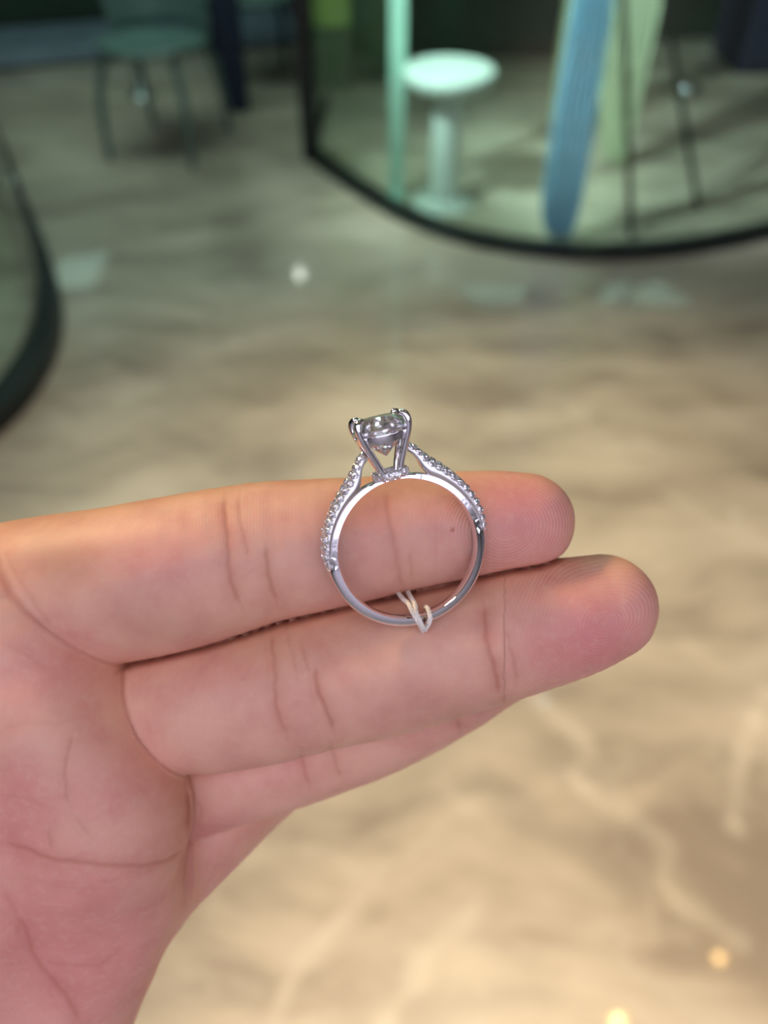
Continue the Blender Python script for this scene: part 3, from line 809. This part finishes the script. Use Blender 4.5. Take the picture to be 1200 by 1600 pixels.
def skin():
    m, nt, N, L, B = new_mat('skin')
    def attr(n):
        a = N.new('ShaderNodeAttribute'); a.attribute_name = n; return a.outputs['Fac']
    def mix(fac, a, b, k=None):
        x = N.new('ShaderNodeMixRGB')
        if k is not None:
            q = N.new('ShaderNodeMath'); q.operation = 'MULTIPLY'; q.inputs[1].default_value = k; q.use_clamp = True; L.new(fac, q.inputs[0]); fac = q.outputs[0]
        L.new(fac, x.inputs[0])
        if isinstance(a, tuple): x.inputs[1].default_value = a
        else: L.new(a, x.inputs[1])
        x.inputs[2].default_value = b; return x.outputs[0]
    tc = N.new('ShaderNodeTexCoord')
    n1 = N.new('ShaderNodeTexNoise'); n1.inputs['Scale'].default_value = 190; n1.inputs['Detail'].default_value = 4; L.new(tc.outputs['Object'], n1.inputs['Vector'])
    n2 = N.new('ShaderNodeTexNoise'); n2.inputs['Scale'].default_value = 900; n2.inputs['Detail'].default_value = 3; L.new(tc.outputs['Object'], n2.inputs['Vector'])
    c = mix(attr('pink'), lin(232, 182, 156), lin(222, 146, 140))
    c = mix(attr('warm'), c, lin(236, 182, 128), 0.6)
    r1 = N.new('ShaderNodeMapRange'); r1.inputs['From Min'].default_value = .42; r1.inputs['From Max'].default_value = .72; r1.inputs['To Max'].default_value = .45; L.new(n1.outputs['Fac'], r1.inputs['Value'])
    c = mix(r1.outputs[0], c, lin(206, 132, 120))
    r2 = N.new('ShaderNodeMapRange'); r2.inputs['From Min'].default_value = .5; r2.inputs['From Max'].default_value = .8; r2.inputs['To Max'].default_value = .25; L.new(n2.outputs['Fac'], r2.inputs['Value'])
    c = mix(r2.outputs[0], c, lin(236, 196, 172))
    c = mix(attr('blot'), c, lin(176, 132, 110))
    c = mix(attr('brown'), c, lin(170, 88, 58), 1.0)
    L.new(c, B.inputs['Base Color'])
    B.inputs['Roughness'].default_value = 0.48
    B.inputs['Specular IOR Level'].default_value = 0.35
    B.inputs['Subsurface Weight'].default_value = 0.22
    B.inputs['Subsurface Radius'].default_value = (1.0, 0.35, 0.2)
    B.inputs['Subsurface Scale'].default_value = 0.0009
    # bump: ridges + fine crosshatch
    sn = N.new('ShaderNodeMath'); sn.operation = 'SINE'; L.new(attr('phase'), sn.inputs[0])
    ml = N.new('ShaderNodeMath'); ml.operation = 'MULTIPLY'; L.new(sn.outputs[0], ml.inputs[0]); L.new(attr('ridge'), ml.inputs[1])
    vo = N.new('ShaderNodeTexVoronoi'); vo.feature = 'DISTANCE_TO_EDGE'; vo.inputs['Scale'].default_value = 1500
    mp = N.new('ShaderNodeMapping'); mp.inputs['Rotation'].default_value = (0, 0, .2); mp.inputs['Scale'].default_value = (1.0, .6, 1); L.new(tc.outputs['Object'], mp.inputs['Vector']); L.new(mp.outputs[0], vo.inputs['Vector'])
    vm = N.new('ShaderNodeMath'); vm.operation = 'MULTIPLY'; vm.inputs[1].default_value = 0.8; L.new(vo.outputs['Distance'], vm.inputs[0])
    ad = N.new('ShaderNodeMath'); L.new(ml.outputs[0], ad.inputs[0]); L.new(vm.outputs[0], ad.inputs[1])
    nm = N.new('ShaderNodeMath'); nm.operation = 'MULTIPLY'; nm.inputs[1].default_value = 1.0; L.new(n2.outputs['Fac'], nm.inputs[0])
    ad2 = N.new('ShaderNodeMath'); L.new(ad.outputs[0], ad2.inputs[0]); L.new(nm.outputs[0], ad2.inputs[1])
    bp = N.new('ShaderNodeBump'); bp.inputs['Strength'].default_value = 1.0; bp.inputs['Distance'].default_value = 0.000013
    L.new(ad2.outputs[0], bp.inputs['Height']); L.new(bp.outputs[0], B.inputs['Normal'])
    return m
hand = make_hand(); hand.data.materials.append(skin())
# ================================================================== RING (own frame in millimetres / 1000: y towards the head, z along the finger axis)
K = 0.001
C0 = mm(636, 856.5, 0)
ring_rot = Euler((math.radians(9), math.radians(11), 0)).to_matrix().to_4x4() @ Matrix.Rotation(math.radians(14.5), 4, 'Z')
RING_M = HAND_M @ Matrix.Translation(Vector(C0) * K) @ ring_rot
ring_rt = empty('diamond_ring'); ring_rt.matrix_world = RING_M
tag(ring_rt, 'white metal engagement ring with raised round diamond and stone set shoulders', 'ring')

def metal(name, col, rough):
    m, nt, N, L, B = new_mat(name)
    B.inputs['Metallic'].default_value = 1.0; B.inputs['Base Color'].default_value = col; B.inputs['Roughness'].default_value = rough
    tc = N.new('ShaderNodeTexCoord'); nz = N.new('ShaderNodeTexNoise'); nz.inputs['Scale'].default_value = 700; nz.inputs['Detail'].default_value = 2
    bp = N.new('ShaderNodeBump'); bp.inputs['Strength'].default_value = 0.5; bp.inputs['Distance'].default_value = 0.00002
    L.new(tc.outputs['Object'], nz.inputs['Vector']); L.new(nz.outputs['Fac'], bp.inputs['Height']); L.new(bp.outputs[0], B.inputs['Normal'])
    return m
M_GOLD = metal('white_gold', (0.92, 0.91, 0.94, 1), 0.08)
M_GOLD2 = metal('white_gold_setting', (0.94, 0.93, 0.94, 1), 0.3)
def diamond_mat(name, k, sc, tilt):
    m, nt, N, L, B = new_mat(name); N.remove(B)
    g = N.new('ShaderNodeBsdfGlass'); g.inputs['IOR'].default_value = 2.4; g.inputs['Roughness'].default_value = 0.0; g.inputs[0].default_value = (1, 1, 1, 1)
    gl = N.new('ShaderNodeBsdfPrincipled'); gl.inputs['Base Color'].default_value = (.97, .97, 1, 1); gl.inputs['Metallic'].default_value = 0.72; gl.inputs['Roughness'].default_value = 0.06; gl.inputs['Coat Weight'].default_value = 1; gl.inputs['Coat IOR'].default_value = 2
    # the many small flat glints inside a cut stone : each cell leans its own way
    tc = N.new('ShaderNodeTexCoord'); vo = N.new('ShaderNodeTexVoronoi'); vo.inputs['Scale'].default_value = sc; L.new(tc.outputs['Object'], vo.inputs['Vector'])
    vs = N.new('ShaderNodeVectorMath'); vs.operation = 'SUBTRACT'; vs.inputs[1].default_value = (.5, .5, .5); L.new(vo.outputs['Color'], vs.inputs[0])
    vk = N.new('ShaderNodeVectorMath'); vk.operation = 'SCALE'; vk.inputs['Scale'].default_value = tilt; L.new(vs.outputs[0], vk.inputs[0])
    ge = N.new('ShaderNodeNewGeometry'); va = N.new('ShaderNodeVectorMath'); L.new(ge.outputs['Normal'], va.inputs[0]); L.new(vk.outputs[0], va.inputs[1])
    vn = N.new('ShaderNodeVectorMath'); vn.operation = 'NORMALIZE'; L.new(va.outputs[0], vn.inputs[0]); L.new(vn.outputs[0], gl.inputs['Normal'])
    mx = N.new('ShaderNodeMixShader'); mx.inputs[0].default_value = k
    L.new(g.outputs[0], mx.inputs[1]); L.new(gl.outputs[0], mx.inputs[2]); L.new(mx.outputs[0], N['Material Output'].inputs[0]); return m
M_DIA = diamond_mat('diamond', 0.72, 2400, 1.2); M_PAVE = diamond_mat('small_diamond', 0.85, 2.2, 0.9)

def interp(tab, t):
    xs = [a[0] for a in tab]; return [float(np.interp(t, xs, [a[i] for a in tab])) for i in range(1, len(tab[0]))]

RI = 8.37
def sweep(thetas, section, closed):
    """section(theta) -> list of (radius, z) ; theta degrees from the head, clockwise seen from the front"""
    V = []; Fc = []; n = len(thetas); m = None
    for th in thetas:
        s = section(th); m = len(s); a = math.radians(th)
        for r, z in s: V.append((math.sin(a) * r * K, math.cos(a) * r * K, z * K))
    for i in range(n if closed else n - 1):
        for k in range(m):
            Fc.append((i * m + k, ((i + 1) % n) * m + k, ((i + 1) % n) * m + (k + 1) % m, i * m + (k + 1) % m))
    if not closed:
        Fc.append(tuple(range(m))); Fc.append(tuple((n - 1) * m + k for k in range(m - 1, -1, -1)))
    return V, Fc
# band: |theta| -> outer radius, half width, roundness of the outside
BAND = [(0, 9.05, .62, .3), (14, 9.08, .62, .3), (24, 9.25, .78, .2), (40, 9.3, .92, .15), (60, 9.3, .95, .15), (80, 9.35, .95, .2), (86, 9.5, .95, .5), (92, 9.82, .95, .85), (120, 9.72, .9, 1), (150, 9.68, .86, 1), (180, 9.66, .85, 1)]
def band_sec(th):
    t = abs(((th + 180) % 360) - 180); ro, hw, rd = interp(BAND, t)
    ch = 0.13; mid = RI + (ro - RI) * (0.22 if rd > .4 else 0.8)
    pts = [(RI + .05, -hw + ch), (RI, -hw + 2.2 * ch), (RI - .02, 0), (RI, hw - 2.2 * ch), (RI + .05, hw - ch), (RI + ch, hw)]
    pts += [(mid, hw)]
    for k in range(1, 8):       # domed outside
        a = math.pi / 2 - math.pi * k / 8
        pts.append((mid + (ro - mid) * (math.cos(a) ** (0.7 if rd > .4 else .3)), hw * (math.sin(a) * rd + (1 - rd) * (1 - 2 * k / 8) * 1.0)))
    pts += [(mid, -hw), (RI + ch, -hw)]
    return pts
V, Fc = sweep([i * 2.0 for i in range(180)], band_sec, True)
band = mesh_obj('band', V, Fc, M_GOLD, ring_rt)
md = band.modifiers.new('bev', 'EDGE_SPLIT'); md.split_angle = math.radians(50)

# brilliant cut stone: crown, girdle, pavilion ; unit girdle radius 1, table up +Y
def brilliant(n=8):
    V = []; Fc = []
    tab = .56; ch = .30; pv = .86; gh = .03
    for k in range(n): a = 2 * math.pi * (k + .5) / n; V.append((tab * math.cos(a), ch, tab * math.sin(a)))          # table
    for k in range(n): a = 2 * math.pi * k / n; V.append((.78 * math.cos(a), ch * .62, .78 * math.sin(a)))             # star points
    for k in range(2 * n): a = 2 * math.pi * (k / 2) / n; V.append((math.cos(a), gh, math.sin(a)))
    for k in range(2 * n): a = 2 * math.pi * (k / 2) / n; V.append((math.cos(a), -gh, math.sin(a)))
    low = len(V)
    for k in range(n): a = 2 * math.pi * k / n; V.append((.24 * math.cos(a), -pv * .80, .24 * math.sin(a)))
    V.append((0, -pv, 0)); cu = len(V) - 1
    T0, S0, G0, H0 = 0, n, 2 * n, 4 * n
    Fc.append(tuple(range(n)))
    for k in range(n):
        kp = (k - 1) % n
        Fc.append((T0 + kp, S0 + k, T0 + k))                                  # star
        a = G0 + 2 * k; b = G0 + (2 * k + 1) % (2 * n); c = G0 + (2 * k - 1) % (2 * n)
        Fc.append((S0 + k, a, b)); Fc.append((S0 + k, c, a))                   # upper halves
        Fc.append((T0 + k, S0 + k, b, S0 + (k + 1) % n))                       # kite
        a2 = H0 + 2 * k; b2 = H0 + (2 * k + 1) % (2 * n); c2 = H0 + (2 * k - 1) % (2 * n)
        Fc.append((a, a2, b2, b)); Fc.append((c, c2, a2, a))
        Fc.append((low + k, b2, a2)); Fc.append((low + k, a2, c2))
        Fc.append((low + k, low + (k + 1) % n, b2))
        Fc.append((cu, low + (k + 1) % n, low + k))
    bm = bmesh.new(); vs = [bm.verts.new(v) for v in V]
    for f in Fc:
        try: bm.faces.new([vs[i] for i in f])
        except Exception: pass
    bmesh.ops.recalc_face_normals(bm, faces=bm.faces)
    return bm
bm = brilliant(8); dia_me = bpy.data.meshes.new('pave_diamond'); bm.to_mesh(dia_me); bm.free(); dia_me.materials.append(M_PAVE)
def small_brilliant():
    V = []; n = 8
    for r, y in ((.55, .32), (1, .0), (1, -.08), (0.02, -.8)):
        for k in range(n):
            a = 2 * math.pi * (k + (.5 if r == .55 else 0)) / n; V.append((r * math.cos(a), y, r * math.sin(a)))
    Fc = [tuple(range(n - 1, -1, -1)), tuple(range(3 * n, 4 * n))]
    for k in range(n):
        j = (k + 1) % n
        Fc += [(k, j, n + j), (k, n + j, n + k), (n + k, n + j, 2 * n + j, 2 * n + k), (2 * n + k, 2 * n + j, 3 * n + j, 3 * n + k)]
    bm = bmesh.new(); vs = [bm.verts.new(v) for v in V]
    for f in Fc: bm.faces.new([vs[i] for i in f])
    bmesh.ops.recalc_face_normals(bm, faces=bm.faces); return bm
bm = small_brilliant(); sm_me = bpy.data.meshes.new('pave_diamond'); bm.to_mesh(sm_me); bm.free(); sm_me.materials.append(M_DIA)

def put_stone(pos, nrm, r, parent, spin=0.0):
    n = Vector(nrm).normalized(); q = Vector((0, 1, 0)).rotation_difference(n)
    o = bpy.data.objects.new('pave_diamond', dia_me); COL.objects.link(o); o.parent = parent
    o.matrix_local = Matrix.Translation(Vector(pos) * K) @ q.to_matrix().to_4x4() @ Matrix.Rotation(spin, 4, 'Y') @ Matrix.Scale(r * K, 4)
    return o
ico = bmesh.new(); bmesh.ops.create_icosphere(ico, subdivisions=1, radius=1.0)
IV = [tuple(v.co) for v in ico.verts]; IF = [tuple(v.index for v in f.verts) for f in ico.faces]; ico.free()
def beads(plist, r, parent, name='bead_prongs'):
    V = []; Fc = []
    for p in plist:
        b = len(V); V += [((p[0] + v[0] * r) * K, (p[1] + v[1] * r) * K, (p[2] + v[2] * r) * K) for v in IV]
        Fc += [tuple(i + b for i in f) for f in IF]
    o = mesh_obj(name, V, Fc, M_GOLD2, parent); tag(o, kind='stuff'); return o

# shoulders: |theta| -> bottom radius, top radius, half width
SH = [(11.5, 11.75, 12.85, .6), (16, 11.25, 12.45, .75), (19, 10.6, 12.0, .88), (23, 9.7, 11.55, .98), (28, 9.2, 11.2, 1.08), (35, 9.2, 10.87, 1.15), (45, 9.2, 10.58, 1.22), (56, 9.2, 10.42, 1.24), (68, 9.2, 10.34, 1.22), (78, 9.25, 10.22, 1.14), (84, 9.3, 10.05, 1.05), (89.5, 9.35, 9.86, .9)]
for sgn in (-1, 1):
    def sec(th):
        b, t, hw = interp(SH, abs(th)); t -= .16
        # flat polished cheek low on each side, then a domed back carrying the stones
        chk = b + (t - b) * .28
        pts = [(b, -hw * .8), (b, hw * .8), (chk, hw)]
        for k in range(1, 8):
            a = math.pi / 2 - math.pi * k / 8; pts.append((chk + (t - chk) * math.cos(a) ** .8, hw * math.sin(a)))
        pts.append((chk, -hw)); return pts
    ths = [sgn * v for v in np.linspace(11.5, 89.5, 44)]
    V, Fc = sweep(ths, sec, False)
    sh = mesh_obj('shoulder', V, Fc, M_GOLD2, ring_rt)
    bl = []
    for row, ang in ((0, 0), (1, 56), (-1, -56)):
        th = 13.2 if row == 0 else 15.0
        while th < 87.5:
            b, t, hw = interp(SH, th); chk = b + (t - b) * .28
            a = math.radians(ang)
            rr = 0.47 if row == 0 else 0.50
            if th > 78: rr *= 1 - (th - 78) * .035
            if th < 22: rr *= .86
            r = chk + (t - .10 - chk) * math.cos(a) ** .8; z = (hw - .02) * math.sin(a) * 1.03
            T = math.radians(sgn * th)
            # slope of the outline, so the stone lies flat on it
            b2, t2, h2 = interp(SH, th + 1.5); slope = (t2 - t) / (math.radians(1.5) * t)
            nr = Vector((math.sin(T), math.cos(T), 0)); tt = Vector((math.cos(T), -math.sin(T), 0)) * sgn
            up = (nr - tt * slope * .8).normalized()
            nn = (up * math.cos(a * 1.05) + Vector((0, 0, 1)) * math.sin(a * 1.05)).normalized()
            pos = Vector((math.sin(T) * r, math.cos(T) * r, z))
            put_stone(pos + nn * .02, nn + Vector((random.uniform(-.12, .12), random.uniform(-.12, .12), random.uniform(-.12, .12))), rr, sh, random.random())
            sp = math.hypot(1, slope) * r
            thm = th + math.degrees(0.51 / sp); Tm = math.radians(sgn * thm)
            bm_, tm_, hm_ = interp(SH, min(thm, 88)); cm_ = bm_ + (tm_ - bm_) * .28
            for da in ((-26, 26) if row == 0 else ((24 * row,) if False else (18, -18))):
                aa = math.radians(ang + da)
                if abs(ang + da) > 84: continue
                rb = cm_ + (tm_ - .06 - cm_) * max(0.02, math.cos(aa)) ** .8
                bl.append((math.sin(Tm) * rb, math.cos(Tm) * rb, hm_ * math.sin(aa) * 1.02))
            th += math.degrees(1.04 * (rr / .49) / sp)
    beads(bl, .115, sh)

# prongs
stone_y = 14.55; RS = 3.42
for sx in (-1, 1):
    for sz in (1, -1):
        path = [(0.95, 9.15, .85), (1.15, 9.9, .98), (1.62, 11.2, 1.3), (2.2, 12.6, 1.75), (2.62, 13.7, 2.12), (2.86, 14.6, 2.3), (2.9, 15.3, 2.34), (2.72, 15.85, 2.2), (2.35, 16.05, 1.9), (2.1, 15.85, 1.7)]
        P = catmull([(sx * x, y, sz * z) for x, y, z in path], 4) * K
        n = len(P); rad = [float(np.interp(i / (n - 1), [0, .15, .5, .75, .9, 1], [.44, .42, .40, .45, .42, .22])) * K for i in range(n)]
        V, Fc = tube([Vector(p) for p in P], rad, 12, up=Vector((0, 0, 1)))
        mesh_obj('prong', V, Fc, M_GOLD, ring_rt)

# collar below the girdle and the small rail under it
def ring_sec(name, pts, mat, seg=72, parent=ring_rt):
    V = []; Fc = []; m = len(pts)
    for k in range(seg):
        a = 2 * math.pi * k / seg
        for r, y in pts: V.append((math.cos(a) * r * K, y * K, math.sin(a) * r * K))
    for k in range(seg):
        for j in range(m):
            Fc.append((k * m + j, k * m + (j + 1) % m, ((k + 1) % seg) * m + (j + 1) % m, ((k + 1) % seg) * m + j))
    o = mesh_obj(name, V, Fc, mat, parent); md = o.modifiers.new('s', 'EDGE_SPLIT'); md.split_angle = math.radians(40); return o
ring_sec('collar', [(2.72, 13.2), (2.95, 13.15), (3.28, 13.95), (3.26, 14.1), (3.08, 14.1)], M_GOLD)
halo = ring_sec('hidden_halo', [(1.35, 8.8), (1.9, 8.82), (2.1, 9.1), (2.06, 9.5), (1.8, 9.72), (1.35, 9.68)], M_GOLD2, 48)
bl = []
for k in range(13):
    a = 2 * math.pi * (k + .5) / 13
    put_stone((math.cos(a) * 2.1, 9.3, math.sin(a) * 2.1), (math.cos(a), .12, math.sin(a)), .46, halo, random.random())
    a2 = a + math.pi / 13
    for dy in (-.26, .28): bl.append((math.cos(a2) * 2.12, 9.3 + dy, math.sin(a2) * 2.12))
for k in range(8):
    a = 2 * math.pi * (k + .25) / 8
    put_stone((math.cos(a) * 1.35, 8.72, math.sin(a) * 1.35), (math.cos(a) * .9, -.75, math.sin(a) * .9), .36, halo, random.random())
beads(bl, .13, halo)

# centre stone
bm = brilliant(8)
for v in bm.verts: v.co = Vector((v.co.x * RS, v.co.y * 3.75 if v.co.y < 0 else v.co.y * RS * 1.5, v.co.z * RS)) * K
me = bpy.data.meshes.new('centre_stone'); bm.to_mesh(me); bm.free(); me.materials.append(M_DIA)
o = bpy.data.objects.new('centre_stone', me); COL.objects.link(o); o.parent = ring_rt; o.location = (0, stone_y * K, 0)

# ================================================================== THREAD looped round the bottom of the band
def thread_mat():
    m, nt, N, L, B = new_mat('cotton_thread')
    B.inputs['Base Color'].default_value = lin(250, 244, 234); B.inputs['Roughness'].default_value = 0.6
    B.inputs['Subsurface Weight'].default_value = 0.3; B.inputs['Subsurface Scale'].default_value = 0.0002; B.inputs['Subsurface Radius'].default_value = (1, .8, .6)
    tc = N.new('ShaderNodeTexCoord'); nz = N.new('ShaderNodeTexNoise'); nz.inputs['Scale'].default_value = 9000
    bp = N.new('ShaderNodeBump'); bp.inputs['Distance'].default_value = 0.00002; L.new(tc.outputs['Object'], nz.inputs['Vector']); L.new(nz.outputs['Fac'], bp.inputs['Height']); L.new(bp.outputs[0], B.inputs['Normal'])
    return m
M_THREAD = thread_mat()
th_rt = empty('tag_thread'); th_rt.matrix_world = HAND_M
tag(th_rt, 'twisted white thread looped around the bottom of the ring band', 'thread')
def strand(pxz, name='strand'):
    P = catmull([mm(*p) for p in pxz], 14)
    Vs = [Vector(p) * K for p in P]; fr = frames(Vs)
    L = 0; acc = [0]
    for a, b in zip(Vs[:-1], Vs[1:]): L += (b - a).length; acc.append(L)
    o = None; VV = []; FF = []
    for ply in range(3):
        pts = [p + (u * math.cos(s / .0016 * 2 * math.pi + ply * 2.094) + w * math.sin(s / .0016 * 2 * math.pi + ply * 2.094)) * .00015 for p, (t, u, w), s in zip(Vs, fr, acc)]
        V, Fc = tube(pts, .00017, 7); b = len(VV); VV += V; FF += [tuple(i + b for i in f) for f in Fc]
    return mesh_obj(name, VV, FF, M_THREAD, th_rt)
strand([(616, 915, -10), (623, 927, -6.5), (629, 935, -3.6), (638, 943, -1.8), (643, 953, 0.0), (650, 966, .9), (657, 978, 0.2), (661, 985, -1.6), (660, 978, -3.2), (655, 960, -3.6)])
strand([(632, 913, -10), (638, 926, -6.5), (643, 935, -3.4), (648, 944, -1.6), (650, 955, 0.2), (655, 968, 1.0), (660, 979, .2), (665, 984, -1.4)])
strand([(665, 948, -3.2), (668, 950, -1.6), (671, 958, -.2), (672, 967, .2), (669, 976, -.4), (664, 983, -1.6)])
